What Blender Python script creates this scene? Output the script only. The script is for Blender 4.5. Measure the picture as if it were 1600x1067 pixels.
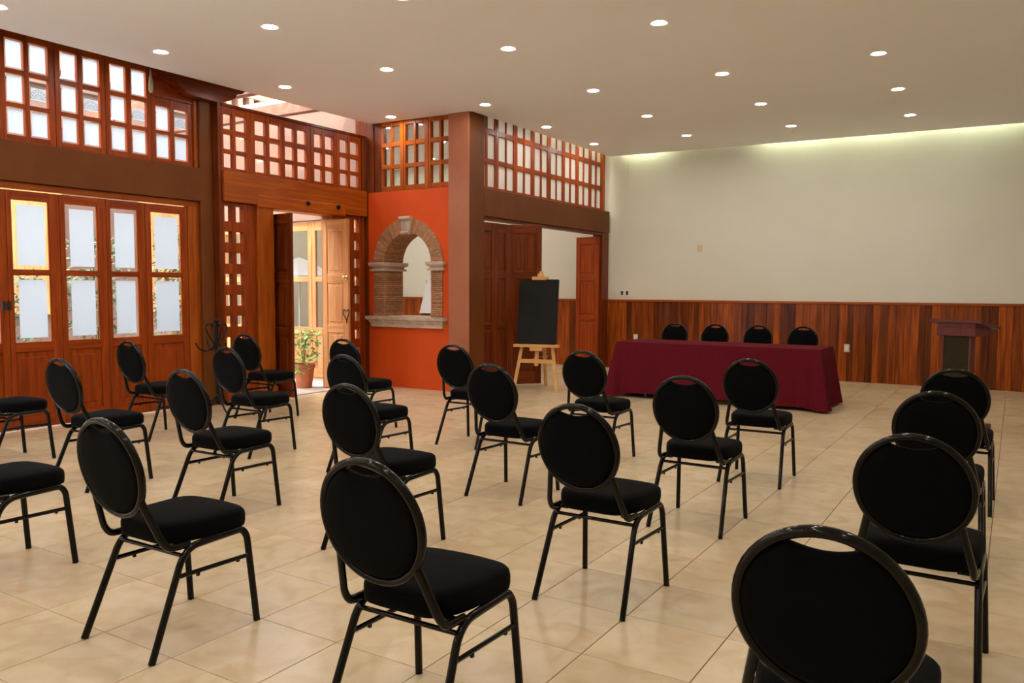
import bpy, bmesh, math, random
from mathutils import Vector, Matrix
random.seed(7)
PI = math.pi
for o in list(bpy.data.objects): bpy.data.objects.remove(o)
sc = bpy.context.scene
COL = sc.collection

# ------------------------------------------------------------------ camera
F_PX, YAW, PITCH, ROLL, CAM_H = 1266.48, -0.556221, -0.0657816, 0.00369355, 1.46039
fw = Vector((math.sin(YAW)*math.cos(PITCH), math.cos(YAW)*math.cos(PITCH), math.sin(PITCH)))
rt = Vector((math.cos(YAW), -math.sin(YAW), 0)); up = rt.cross(fw)
rt2 = rt*math.cos(ROLL)+up*math.sin(ROLL); up2 = up*math.cos(ROLL)-rt*math.sin(ROLL)
cam_d = bpy.data.cameras.new('camera'); cam = bpy.data.objects.new('camera', cam_d); COL.objects.link(cam)
m3 = Matrix((rt2, up2, -fw)).transposed()
cam.matrix_world = Matrix.Translation((0, 0, CAM_H)) @ m3.to_4x4()
cam_d.sensor_width = 36; cam_d.lens = F_PX/1600*36; cam_d.clip_start = 0.05
sc.camera = cam

# ------------------------------------------------------------------ light
SKY, SUN, LAMP, COVE = 15.0, 5.0, 222.0, 55.0
w = bpy.data.worlds.new('World'); sc.world = w; w.use_nodes = True
wn = w.node_tree.nodes; wn['Background'].inputs[0].default_value = (.74, .87, 1.0, 1); wn['Background'].inputs[1].default_value = SKY
sun_d = bpy.data.lights.new('sun', 'SUN'); sun_d.energy = SUN; sun_d.angle = math.radians(1.0); sun_d.color = (1, .93, .83)
sun = bpy.data.objects.new('sun', sun_d); COL.objects.link(sun); sun.location = (-4, 0, 12)
sun.rotation_euler = Vector((-.34, .52, -.78)).to_track_quat('-Z', 'Y').to_euler()
vs = sc.view_settings
vs.view_transform = 'Standard'; vs.look = 'None'; vs.exposure = 0.0; vs.gamma = 1.0; vs.use_curve_mapping = False

# ------------------------------------------------------------------ materials
MATS = {}
def pmat(name, c1, c2=None, scale=4.0, rough=.5, stretch=(1, 1, 1), bump=0.0, metal=0.0, rand=0.0, world=False, detail=4.0, sheen=0.0, coat=0.0, spec=.5, lo=.35, hi=.65):
    if name in MATS: return MATS[name]
    m = bpy.data.materials.new(name); m.use_nodes = True; MATS[name] = m
    nt = m.node_tree; N = nt.nodes; L = nt.links; b = N['Principled BSDF']
    c2 = c2 or tuple(x*.88 for x in c1)
    tc = N.new('ShaderNodeTexCoord'); mp = N.new('ShaderNodeMapping'); mp.inputs['Scale'].default_value = stretch
    oi = N.new('ShaderNodeObjectInfo')
    if world:
        ge = N.new('ShaderNodeNewGeometry'); L.new(ge.outputs['Position'], mp.inputs['Vector'])
    else:
        vm = N.new('ShaderNodeVectorMath'); vm.operation = 'MULTIPLY_ADD'
        L.new(oi.outputs['Random'], vm.inputs[0]); vm.inputs[1].default_value = (37.3, 21.7, 53.1)
        L.new(tc.outputs['Object'], vm.inputs[2]); L.new(vm.outputs[0], mp.inputs['Vector'])
    nz = N.new('ShaderNodeTexNoise'); nz.inputs['Scale'].default_value = scale; nz.inputs['Detail'].default_value = detail
    L.new(mp.outputs[0], nz.inputs['Vector'])
    mr = N.new('ShaderNodeMapRange'); mr.inputs[1].default_value = lo; mr.inputs[2].default_value = hi; L.new(nz.outputs[0], mr.inputs[0])
    mx = N.new('ShaderNodeMix'); mx.data_type = 'RGBA'; mx.inputs[6].default_value = (*c1, 1); mx.inputs[7].default_value = (*c2, 1)
    L.new(mr.outputs[0], mx.inputs[0]); out = mx.outputs[2]
    if rand:
        hs = N.new('ShaderNodeHueSaturation'); r2 = N.new('ShaderNodeMapRange'); r2.inputs[3].default_value = 1-rand; r2.inputs[4].default_value = 1+rand*.8
        L.new(oi.outputs['Random'], r2.inputs[0]); L.new(r2.outputs[0], hs.inputs['Value']); L.new(out, hs.inputs['Color']); out = hs.outputs[0]
    L.new(out, b.inputs['Base Color'])
    b.inputs['Roughness'].default_value = rough; b.inputs['Metallic'].default_value = metal; b.inputs['Specular IOR Level'].default_value = spec
    if sheen: b.inputs['Sheen Weight'].default_value = sheen; b.inputs['Sheen Roughness'].default_value = .5
    if coat: b.inputs['Coat Weight'].default_value = coat; b.inputs['Coat Roughness'].default_value = .15
    if bump:
        bp = N.new('ShaderNodeBump'); bp.inputs['Strength'].default_value = bump; bp.inputs['Distance'].default_value = .01
        L.new(nz.outputs[0], bp.inputs['Height']); L.new(bp.outputs[0], b.inputs['Normal'])
    return m
def wood(name, c1, c2, rough=.38, rand=.12, coat=.15, knots=True):
    out = []
    for ax in range(3):
        st = [16, 16, 16]; st[ax] = 1.1
        out.append(pmat(name+'_'+'xyz'[ax], c1, c2, scale=1.6, rough=rough, stretch=tuple(st), bump=.06, rand=rand, coat=coat, detail=5, spec=.22))
    return out
WOOD = wood('orange_wood', (.33, .055, .0028), (.205, .028, .0015), coat=0)
WOODB = wood('golden_wood', (.40, .090, .005), (.28, .052, .003), coat=0)
WOODD = wood('red_brown_wood', (.20, .036, .004), (.10, .016, .0025), rough=.32, coat=0)
WAINS = wood('wainscot_wood', (.33, .070, .0045), (.14, .026, .0025), coat=0, rough=.38, rand=.6)
PINE = wood('pine', (.72, .40, .14), (.58, .28, .08), rand=.05)
DOORWOOD = wood('daylit_door_wood', (.62, .27, .10), (.48, .17, .05), rough=.55, rand=.06, coat=0)  # the same orange wood, paled so its colour carries the strong daylight
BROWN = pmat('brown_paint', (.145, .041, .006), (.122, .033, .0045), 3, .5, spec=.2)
BROWN_LIT = pmat('lit_brown_paint', (.42, .15, .078), (.37, .125, .062), 2, .5, spec=.25)  # lighter brown for the pillar front: light on that face put into colour
PLASTER = pmat('cream_plaster', (.70, .685, .575), (.675, .655, .545), 1.2, .75, bump=.02)
CEIL = pmat('ceiling_paint', (.91, .91, .91), (.895, .895, .89), .8, .8)
TERRA = pmat('orange_wall_paint', (.66, .082, .0085), (.61, .068, .006), 1.6, .6, spec=.2, bump=.02)
STONE = pmat('cantera_stone', (.56, .43, .33), (.44, .32, .24), 9, .8, bump=.15)
BRICK = pmat('thin_brick', (.50, .25, .12), (.36, .16, .07), 14, .85, bump=.2, rand=.22)
MORTAR = pmat('mortar', (.20, .11, .06), (.14, .075, .04), 20, .9)
GROUT = pmat('grout', (.16, .105, .06), (.12, .075, .04), 9, .85)
FABRIC = pmat('black_fabric', (.0035, .0035, .0042), (.0025, .0025, .003), 300, .95, sheen=.02, spec=.05)
METAL = pmat('black_metal', (.005, .0042, .003), (.004, .0034, .0024), 40, .10, spec=.2, coat=.04)
IRON = pmat('wrought_iron', (.006, .0055, .0055), (.009, .008, .007), 30, .45, spec=.2)
MAROON = pmat('maroon_cloth', (.115, .0085, .016), (.095, .007, .013), 60, .9, spec=.05)
LECT = pmat('mahogany_laminate', (.15, .036, .034), (.105, .024, .024), 3, .45, stretch=(9, 1, 1), spec=.2)
LECTD = pmat('dark_felt', (.038, .030, .017), (.03, .024, .013), 40, .85, spec=.1)
SLATE = pmat('chalkboard', (.010, .010, .0095), (.015, .0145, .013), 2.5, .75, spec=.15)
WHITE = pmat('white_plastic', (.75, .74, .70), (.72, .71, .67), 5, .4)
IVORY = pmat('ivory_plastic', (.62, .53, .36), (.58, .49, .33), 5, .45)
BLACKP = pmat('black_plastic', (.01, .01, .01), (.014, .014, .014), 9, .4)
BRASS = pmat('brass', (.70, .50, .20), (.60, .42, .16), 12, .25, metal=1)
BONE = pmat('pale_turned_wood', (.55, .45, .28), (.40, .32, .19), 12, .5, stretch=(4, 4, 1))
CLAY = pmat('terracotta', (.50, .15, .06), (.40, .11, .04), 6, .8)
LEAF = pmat('leaf_green', (.16, .34, .05), (.36, .44, .10), 7, .5)
LEAFD = pmat('dark_leaf_green', (.07, .12, .03), (.22, .20, .08), 7, .5)
PEACH = pmat('peach_plaster', (.135, .064, .038), (.10, .045, .026), 1.5, .85)
PEACHW = pmat('pale_peach_plaster', (.27, .135, .085), (.23, .11, .068), 1.5, .85)
CORN = pmat('cornice_brick', (.24, .10, .055), (.15, .06, .032), 9, .9)
PAVE = pmat('patio_stone', (.55, .55, .54), (.47, .47, .46), 2, .8)
PAPERW = pmat('white_board', (.72, .70, .67), (.69, .67, .64), 3, .6)
INK = pmat('ink', (.06, .05, .05), (.04, .035, .035), 9, .7)
CANVAS = pmat('white_canvas', (.85, .85, .86), (.8, .8, .82), 5, .8)

def tile_mat():
    m = bpy.data.materials.new('marbled_tile'); m.use_nodes = True; nt = m.node_tree; N = nt.nodes; L = nt.links; b = N['Principled BSDF']
    ge = N.new('ShaderNodeNewGeometry'); sn = N.new('ShaderNodeVectorMath'); sn.operation = 'MULTIPLY_ADD'
    sn.inputs[1].default_value = (1/.45, 1/.45, 0); sn.inputs[2].default_value = (1.428/.45, -2.834/.45, 0); L.new(ge.outputs['Position'], sn.inputs[0])
    fl = N.new('ShaderNodeVectorMath'); fl.operation = 'FLOOR'; L.new(sn.outputs[0], fl.inputs[0])
    wn_ = N.new('ShaderNodeTexWhiteNoise'); wn_.noise_dimensions = '2D'; L.new(fl.outputs[0], wn_.inputs['Vector'])
    ad = N.new('ShaderNodeVectorMath'); ad.operation = 'MULTIPLY_ADD'; L.new(wn_.outputs['Color'], ad.inputs[0]); ad.inputs[1].default_value = (30, 30, 30); L.new(ge.outputs['Position'], ad.inputs[2])
    nz = N.new('ShaderNodeTexNoise'); nz.inputs['Scale'].default_value = 5.5; nz.inputs['Detail'].default_value = 6; nz.inputs['Distortion'].default_value = .8; L.new(ad.outputs[0], nz.inputs['Vector'])
    cr = N.new('ShaderNodeValToRGB'); e = cr.color_ramp.elements
    e[0].position = .3; e[0].color = (.52, .375, .21, 1); e[1].position = .7; e[1].color = (.61, .485, .322, 1)
    x = e.new(.5); x.color = (.58, .44, .272, 1); L.new(nz.outputs[0], cr.inputs[0])
    hs = N.new('ShaderNodeHueSaturation'); mr = N.new('ShaderNodeMapRange'); mr.inputs[3].default_value = .93; mr.inputs[4].default_value = 1.06
    L.new(wn_.outputs['Value'], mr.inputs[0]); L.new(mr.outputs[0], hs.inputs['Value']); L.new(cr.outputs[0], hs.inputs['Color']); L.new(hs.outputs[0], b.inputs['Base Color'])
    b.inputs['Roughness'].default_value = .27; b.inputs['Specular IOR Level'].default_value = .5
    return m
TILE = tile_mat()
def glass_mat(name, tint=(.97, .98, .97), gl=.9):
    m = bpy.data.materials.new(name); m.use_nodes = True; N = m.node_tree.nodes; L = m.node_tree.links; N.remove(N['Principled BSDF'])
    t = N.new('ShaderNodeBsdfTransparent'); g = N.new('ShaderNodeBsdfGlossy'); g.inputs['Roughness'].default_value = .03
    nz = N.new('ShaderNodeTexNoise'); nz.inputs['Scale'].default_value = 3
    mc = N.new('ShaderNodeMix'); mc.data_type = 'RGBA'; mc.inputs[6].default_value = (*tint, 1); mc.inputs[7].default_value = (*[c*.97 for c in tint], 1)
    L.new(nz.outputs[0], mc.inputs[0]); L.new(mc.outputs[2], t.inputs[0])
    fr = N.new('ShaderNodeLayerWeight'); fr.inputs[0].default_value = .5; pw = N.new('ShaderNodeMath'); pw.operation = 'POWER'; pw.inputs[1].default_value = 4.5; L.new(fr.outputs['Facing'], pw.inputs[0])
    mu = N.new('ShaderNodeMath'); mu.operation = 'MULTIPLY_ADD'; mu.inputs[1].default_value = gl*.6; mu.inputs[2].default_value = .03; L.new(pw.outputs[0], mu.inputs[0])
    mx = N.new('ShaderNodeMixShader'); L.new(mu.outputs[0], mx.inputs[0]); L.new(t.outputs[0], mx.inputs[1]); L.new(g.outputs[0], mx.inputs[2])
    L.new(mx.outputs[0], N['Material Output'].inputs[0]); return m
GLASS = glass_mat('clear_glass')
def film_mat(name, col, tr):
    m = bpy.data.materials.new(name); m.use_nodes = True; N = m.node_tree.nodes; L = m.node_tree.links; N.remove(N['Principled BSDF'])
    d = N.new('ShaderNodeBsdfDiffuse'); t = N.new('ShaderNodeBsdfTranslucent'); mx = N.new('ShaderNodeMixShader'); mx.inputs[0].default_value = tr
    nz = N.new('ShaderNodeTexNoise'); nz.inputs['Scale'].default_value = 6
    mc = N.new('ShaderNodeMix'); mc.data_type = 'RGBA'; mc.inputs[6].default_value = (*col, 1); mc.inputs[7].default_value = (*[c*.96 for c in col], 1); L.new(nz.outputs[0], mc.inputs[0])
    L.new(mc.outputs[2], d.inputs[0]); L.new(mc.outputs[2], t.inputs[0]); L.new(d.outputs[0], mx.inputs[1]); L.new(t.outputs[0], mx.inputs[2])
    L.new(mx.outputs[0], N['Material Output'].inputs[0]); return m
FILM = film_mat('white_window_film', (.40, .405, .42), .85)
STICK = film_mat('sticker_film', (.33, .325, .32), .85)
FROST = film_mat('frosted_film', (.86, .84, .78), .75)
def emit_mat(name, col, s):
    m = bpy.data.materials.new(name); m.use_nodes = True; N = m.node_tree.nodes; L = m.node_tree.links; N.remove(N['Principled BSDF'])
    e = N.new('ShaderNodeEmission'); e.inputs[0].default_value = (*col, 1); e.inputs[1].default_value = s
    L.new(e.outputs[0], N['Material Output'].inputs[0]); return m
LENS = emit_mat('downlight_lens', (1, .945, .86), LAMP)
TUBE = emit_mat('cove_tube', (.93, 1.0, .70), COVE)

# ------------------------------------------------------------------ helpers
WL = {}                                    # object -> build-space location
def put(name, data, loc=(0, 0, 0), parent=None):
    o = bpy.data.objects.new(name, data); COL.objects.link(o); loc = Vector(loc)
    WL[o] = loc
    if parent is not None:
        o.parent = parent; o.location = loc - WL[parent]
    else: o.location = loc
    return o
def tag(o, label=None, cat=None, group=None, kind=None):
    for k, v in (('label', label), ('category', cat), ('group', group), ('kind', kind)):
        if v: o[k] = v
    return o
def thing(name, loc, label, cat, group=None, kind=None):
    return tag(put(name, None, loc), label, cat, group, kind)
def setmat(me, mat, dims=None):
    if isinstance(mat, list):
        mat = mat[max(range(3), key=lambda i: dims[i])]
    me.materials.append(mat)
BOXES = {}
def piece(name, x0, x1, y0, y1, z0, z1, mat, parent=None, bev=.003):
    d = (abs(x1-x0), abs(y1-y0), abs(z1-z0)); key = (tuple(round(v, 4) for v in d), id(mat) if not isinstance(mat, list) else mat[0].name, bev)
    me = BOXES.get(key)
    if me is None:
        bm = bmesh.new(); bmesh.ops.create_cube(bm, size=1); bmesh.ops.scale(bm, vec=d, verts=bm.verts)
        b = min(bev, min(d)*.3)
        if b > .0004: bmesh.ops.bevel(bm, geom=bm.edges[:], offset=b, segments=1, affect='EDGES', profile=.5)
        me = bpy.data.meshes.new(name); bm.to_mesh(me); bm.free(); setmat(me, mat, d); BOXES[key] = me
    return put(name, me, ((x0+x1)/2, (y0+y1)/2, (z0+z1)/2), parent)
def mesh(name, bm, mat, parent=None, smooth=None, center=True):
    bmesh.ops.recalc_face_normals(bm, faces=bm.faces[:])
    lo = Vector([min(v.co[i] for v in bm.verts) for i in range(3)]); hi = Vector([max(v.co[i] for v in bm.verts) for i in range(3)])
    c = (lo+hi)/2; bmesh.ops.translate(bm, vec=-c, verts=bm.verts)
    me = bpy.data.meshes.new(name); bm.to_mesh(me); bm.free(); setmat(me, mat, hi-lo)
    if smooth is not None:
        me.shade_smooth(); me.set_sharp_from_angle(angle=math.radians(smooth))
    return put(name, me, c, parent)
def addbox(bm, x0, x1, y0, y1, z0, z1):
    r = bmesh.ops.create_cube(bm, size=1); bmesh.ops.scale(bm, vec=(x1-x0, y1-y0, z1-z0), verts=r['verts']); bmesh.ops.translate(bm, vec=((x0+x1)/2, (y0+y1)/2, (z0+z1)/2), verts=r['verts'])
def fillet(pts, r, n=5):
    P = [Vector(p) for p in pts]; out = [P[0]]
    for i in range(1, len(P)-1):
        a, b, c = P[i-1], P[i], P[i+1]; u = (a-b); v = (c-b); rr = min(r, u.length*.49, v.length*.49)
        p0 = b+u.normalized()*rr; p1 = b+v.normalized()*rr
        for k in range(n+1):
            t = k/n; out.append(p0*(1-t)**2+b*2*t*(1-t)+p1*t*t)
    out.append(P[-1]); return out
def tube(bm, pts, ra, rb=None, seg=8, closed=False, up=Vector((0, 0, 1)), cap=True, taper=None):
    rb = rb or ra; P = [Vector(p) for p in pts]; n = len(P); rings = []; prev = None
    for i in range(n):
        if closed: d = P[(i+1) % n]-P[i-1]
        else: d = P[min(i+1, n-1)]-P[max(i-1, 0)]
        d.normalize()
        if prev is None:
            a = up if abs(d.dot(up)) < .95 else Vector((1, 0, 0))
            s = d.cross(a).normalized()
        else: s = (prev-d*prev.dot(d)).normalized()
        prev = s; t = s.cross(d).normalized(); k = taper(i/(n-1)) if taper else 1
        rings.append([bm.verts.new(P[i]+s*math.cos(2*PI*j/seg)*ra*k+t*math.sin(2*PI*j/seg)*rb*k) for j in range(seg)])
    for i in range(n if closed else n-1):
        A, B = rings[i], rings[(i+1) % n]
        for j in range(seg): bm.faces.new((A[j], A[(j+1) % seg], B[(j+1) % seg], B[j]))
    if cap and not closed: bm.faces.new(rings[0][::-1]); bm.faces.new(rings[-1])
def lathe(bm, prof, seg=24, c=(0, 0, 0)):
    rings = []
    for r, z in prof:
        if r < 1e-6: rings.append([bm.verts.new((c[0], c[1], c[2]+z))])
        else: rings.append([bm.verts.new((c[0]+r*math.cos(2*PI*j/seg), c[1]+r*math.sin(2*PI*j/seg), c[2]+z)) for j in range(seg)])
    for A, B in zip(rings, rings[1:]):
        for j in range(seg):
            k = (j+1) % seg
            if len(A) == 1 and len(B) == 1: continue
            if len(A) == 1: bm.faces.new((A[0], B[k], B[j]))
            elif len(B) == 1: bm.faces.new((A[j], A[k], B[0]))
            else: bm.faces.new((A[j], A[k], B[k], B[j]))
def prism(bm, poly, axis, a, b):
    def mk(p, t):
        q = [0, 0, 0]; o = [i for i in range(3) if i != axis]; q[o[0]] = p[0]; q[o[1]] = p[1]; q[axis] = t; return bm.verts.new(q)
    A = [mk(p, a) for p in poly]; B = [mk(p, b) for p in poly]; n = len(poly)
    bm.faces.new(A); bm.faces.new(B[::-1])
    for i in range(n): bm.faces.new((A[i], B[i], B[(i+1) % n], A[(i+1) % n]))
def copy_tree(o, parent=None):
    c = o.copy(); COL.objects.link(c); c.parent = parent
    for ch in list(o.children): copy_tree(ch, c)
    return c
def quad(name, pts, mat, parent):
    bm = bmesh.new(); bm.faces.new([bm.verts.new(p) for p in pts])
    return mesh(name, bm, mat, parent)

ZC = 3.85
def zceil(x): return ZC-0.0075*(x+6.4)
XL, YB, YR = -8.46, 13.72, 9.20          # left wall, back wall, orange wall
XR, YF = 2.6, -3.5                       # right and rear walls (outside the view)

# ------------------------------------------------------------------ floor
TS = .45; TX, TY = -1.428, 2.834
fl = tag(piece('floor', XL-.2, XR, YF, YB, -.12, -.004, GROUT, bev=0), 'beige square floor tiles with thin dark grout lines', 'floor', kind='structure')
def cam_px(p):
    d = Vector(p)-Vector((0, 0, CAM_H)); z = d.dot(fw)
    return (800+F_PX*d.dot(rt2)/z, 533.5-F_PX*d.dot(up2)/z, z) if z > .3 else None
cells = []
for i in range(-24, 11):
    for j in range(-15, 26):
        x0, x1, y0, y1 = TX+i*TS, TX+(i+1)*TS, TY+j*TS, TY+(j+1)*TS
        lim = -12.3 if y0 > 9.0 else XL-.05
        x0c, x1c, y0c, y1c = max(x0, lim), min(x1, XR), max(y0, YF), min(y1, YB-.005)
        if x1c-x0c < .03 or y1c-y0c < .03: continue
        q = cam_px(((x0c+x1c)/2, (y0c+y1c)/2, 0)); full = (x1c-x0c > TS-.001 and y1c-y0c > TS-.001)
        vis = q is not None and -40 < q[0] < 1640 and 560 < q[1] < 1110
        cells.append((0 if (vis and full and x0 > -8.5) else 1, q[2] if q else 99, x0c, x1c, y0c, y1c))
cells.sort()
bm = bmesh.new()
for k, (v, _, x0, x1, y0, y1) in enumerate(cells):
    g = .0017
    if k < 300 and v == 0: piece('tile', x0+g, x1-g, y0+g, y1-g, -.012, 0, TILE, fl, bev=.0012)
    else: addbox(bm, x0+g, x1-g, y0+g, y1-g, -.012, 0)
tag(mesh('tile_field', bm, TILE, fl), kind='stuff')

# ------------------------------------------------------------------ ceiling slab (hung, with slots) and roof
bm = bmesh.new()
def slab(x0, x1, y0, y1, t=.03):
    vs_ = [bm.verts.new((x, y, zceil(x)+dz)) for dz in (0, t) for x, y in ((x0, y0), (x1, y0), (x1, y1), (x0, y1))]
    for f in ((0, 1, 2, 3), (7, 6, 5, 4), (0, 4, 5, 1), (1, 5, 6, 2), (2, 6, 7, 3), (3, 7, 4, 0)): bm.faces.new([vs_[i] for i in f])
XE, YE = -6.37, 13.60
slab(-8.17, XR, YF, YR-.001); slab(XE, XR, YR-.001, YE)
tag(mesh('ceiling', bm, CEIL), 'smooth cream suspended ceiling with recessed downlights', 'ceiling', kind='structure')
bm = bmesh.new(); addbox(bm, -8.60, XR+.2, YF-.2, YR, 4.32, 4.45); addbox(bm, -12.4, XR+.2, YR, YB+.2, 4.32, 4.45)
tag(mesh('roof', bm, CEIL), 'upper ceiling above the hung ceiling and the side room', 'roof', kind='structure')
tag(piece('ceiling', -12.3, -6.62, 9.46, 13.72, 4.0, 4.06, CEIL, bev=0), 'plain ceiling of the side room behind the arch', 'ceiling', kind='structure')

# ------------------------------------------------------------------ plain walls
tag(piece('wall_back', -12.3, XR+.2, YB, YB+.15, 0, 4.4, PLASTER, bev=0), 'cream plaster wall behind the maroon table', 'wall', kind='structure')
tag(piece('wall_right', XR, XR+.2, YF, YB, 0, 4.4, PLASTER, bev=0), 'cream plaster wall on the right, out of view', 'wall', kind='structure')
tag(piece('wall_rear', XL, XR, YF-.2, YF, 0, 4.4, PLASTER, bev=0), 'cream plaster wall behind the viewer', 'wall', kind='structure')
tag(piece('wall_side', -12.4, -12.25, 9.3, YB, 0, 4.4, PLASTER, bev=0), 'cream plaster end wall of the side room', 'wall', kind='structure')

# wainscot boards
def wainscot(name, x0, x1, label, seed, y=YB):
    rnd = random.Random(seed)
    t = thing(name, (x0, y, 0), label, 'wainscot', kind='structure')
    piece('backing', x0, x1, y-.012, y-.001, 0, 1.22, WOODD, t, 0)
    x = x0; widths = [.085, .10, .115, .13]
    while x < x1-.02:
        wd = rnd.choice(widths); xe = min(x+wd, x1)
        if xe-x < .02: break
        piece('plank', x+.001, xe-.001, y-.028-rnd.choice((0, .002, .004)), y-.012, 0, 1.222, WAINS, t, .0025); x = xe
    piece('cap_rail', x0, x1, y-.048, y-.001, 1.222, 1.262, WOODB, t, .006)
    return t
wainscot('trim_1', -6.46, XR, 'wainscot of upright planks in mixed red-brown tones along the back wall', 5)
wainscot('trim_2', -12.2, -6.75, 'plank wainscot inside the side room beyond the arch', 9)

# ------------------------------------------------------------------ generic joinery
def sash(name, plane, pos, depth, cols, rows, a0, a1, z0, z1, label, wd=WOOD, film=None, group=None, clear=(), pane_set=.5, split=None, inset=.018):
    """window of upright stiles, rails and small panes. plane 'x' (runs along y) or 'y' (runs along x)"""
    f0, f1 = pos
    base = (f0, a0, z0) if plane == 'x' else (a0, f0, z0)
    t = thing(name, base, label, 'window', group, 'structure')
    def P(nm, s0, s1, za, zb, d0=f0, d1=f1, mat=wd, par=t, bev=.004):
        if plane == 'x': return piece(nm, d0, d1, s0, s1, za, zb, mat, par, bev)
        return piece(nm, s0, s1, d0, d1, za, zb, mat, par, bev)
    zs = [z0]+[v for r in rows for v in r]+[z1]
    edges = [a0]+[v for c in cols for v in c]+[a1]
    for i in range(0, len(edges), 2):
        nm = 'stile' if i in (0, len(edges)-2) else 'muntin'
        P(nm, edges[i], edges[i+1], z0, z1)
    for c in cols:
        for i in range(0, len(zs), 2):
            P('rail', c[0], c[1], zs[i], zs[i+1], f0+(f1-f0)*.04, f1-(f1-f0)*.04)
    pm = f0+(f1-f0)*pane_set
    for ci, c in enumerate(cols):
        for ri, r in enumerate(rows):
            g = P('pane', c[0]-.004, c[1]+.004, r[0]-.004, r[1]+.004, pm-.002, pm+.002, GLASS, t, 0)
            if film:
                fp = pm+.004*(1 if f1 > f0 else -1)
                if (ci, ri) in clear:
                    cx = (c[0]+c[1])/2; w2 = (c[1]-c[0])*.40; zb = r[0]+(r[1]-r[0])*.22; zt = r[0]+(r[1]-r[0])*.66
                    em = quad('sticker', [(fp, cx-w2, zb), (fp, cx+w2, zb), (fp, cx+w2, zt), (fp, cx-w2, zt)], STICK, g)
                    b2 = bmesh.new(); zc = zb+.02; R = (zt-zb)*.72
                    fi = fp+.002
                    for rr in (R, R*.8, R*.5):
                        tube(b2, [(fi, cx+rr*.95*math.cos(a), zc+rr*math.sin(a)) for a in [PI*k/12 for k in range(13)]], .0015, seg=4)
                    for k in range(1, 8):
                        a = PI*k/8; tube(b2, [(fi, cx+R*.2*math.cos(a), zc+R*.2*math.sin(a)), (fi, cx+R*.93*math.cos(a), zc+R*.98*math.sin(a))], .0012, seg=4)
                    tube(b2, [(fi, cx-R, zc), (fi, cx+R, zc)], .0016, seg=4)
                    mesh('emblem', b2, INK, g)
                else:
                    ins = inset
                    s0, s1, za, zb = c[0]+ins, c[1]-ins, r[0]+ins, r[1]-ins*.7
                    if plane == 'x': quad('film', [(fp, s0, za), (fp, s1, za), (fp, s1, zb), (fp, s0, zb)], film, g)
                    else: quad('film', [(s0, fp, za), (s1, fp, za), (s1, fp, zb), (s0, fp, zb)], film, g)
    return t

# ------------------------------------------------------------------ left wall, first bay: folding glazed doors under a clerestory
LEAFY = [4.187, 4.711, 5.221, 5.687, 6.240]
LEAFG = [(4.235, 4.611), (4.767, 5.130), (5.269, 5.603), (5.759, 6.164)]
extra = []
y1 = 4.187
for k in range(6):
    extra.append((y1-.52, y1, y1-.43, y1-.07)); y1 -= .52
leaves = [(LEAFY[i], LEAFY[i+1], *LEAFG[i]) for i in range(4)]+extra
ordn = ['second', 'third', 'fourth', 'last']
for i, (ya, yb, ga, gb) in enumerate(leaves):
    if i < 4: lab = ['glazed folding door leaf beside the black latch at the left edge', 'second full glazed folding door leaf from the left', 'third full glazed folding door leaf, left of the lit gap', 'glazed folding door leaf nearest the brown post, greyish paper'][i]
    elif i == 4: lab = 'sliver of glazed door leaf cut by the left edge of the picture'
    else: lab = 'glazed folding door leaf out of view to the left'
    t = thing('door_%d' % (i+1), (XL, (ya+yb)/2, .015), lab, 'door', 'folding glazed doors along the left wall' if i < 4 else ('doors out of view' if i > 4 else None), 'structure')
    xa, xb = XL-.05, XL; g = .0025
    piece('stile', xa, xb, ya+g, ga, .02, 2.41, WOOD, t); piece('stile', xa, xb, gb, yb-g, .02, 2.41, WOOD, t)
    for z0, z1 in ((.02, .16), (.80, .897), (1.57, 1.63), (2.318, 2.41)): piece('rail', xa, xb-.001, ga, gb, z0, z1, WOOD, t)
    piece('panel', xa+.012, xb-.014, ga-.005, gb+.005, .155, .805, WOOD, t, .01)
    piece('panel_field', xa+.012, xb-.006, ga+.06, gb-.06, .22, .74, WOOD, t, .006)
    for z0, z1 in ((.893, 1.574), (1.626, 2.322)):
        p = piece('pane', xa+.02, xa+.024, ga-.004, gb+.004, z0, z1, GLASS, t, 0)
        fx = xa+.028; a, b = ga+.058, gb-.042; c, d = z0+.045, z1-.048
        quad('film', [(fx, a, c), (fx, b, c), (fx, b, d), (fx, a, d)], FILM, p)
        for bb in ((ga, ga+.010, z0, z1), (gb-.010, gb, z0, z1)): piece('bead', xa+.024, xb-.012, bb[0], bb[1], bb[2]+.004, bb[3]-.004, WOOD, p, .002)
lt = thing('door_latch', (XL+.002, 4.15, 1.21), 'small black H-shaped latch on the glazed door gap', 'latch')
bm = bmesh.new()
for y in (4.115, 4.172): addbox(bm, XL+.001, XL+.022, y, y+.026, 1.225, 1.315)
mesh('plate', bm, BLACKP, lt); piece('bolt', XL+.001, XL+.018, 4.135, 4.18, 1.258, 1.284, BLACKP, lt)
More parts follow.
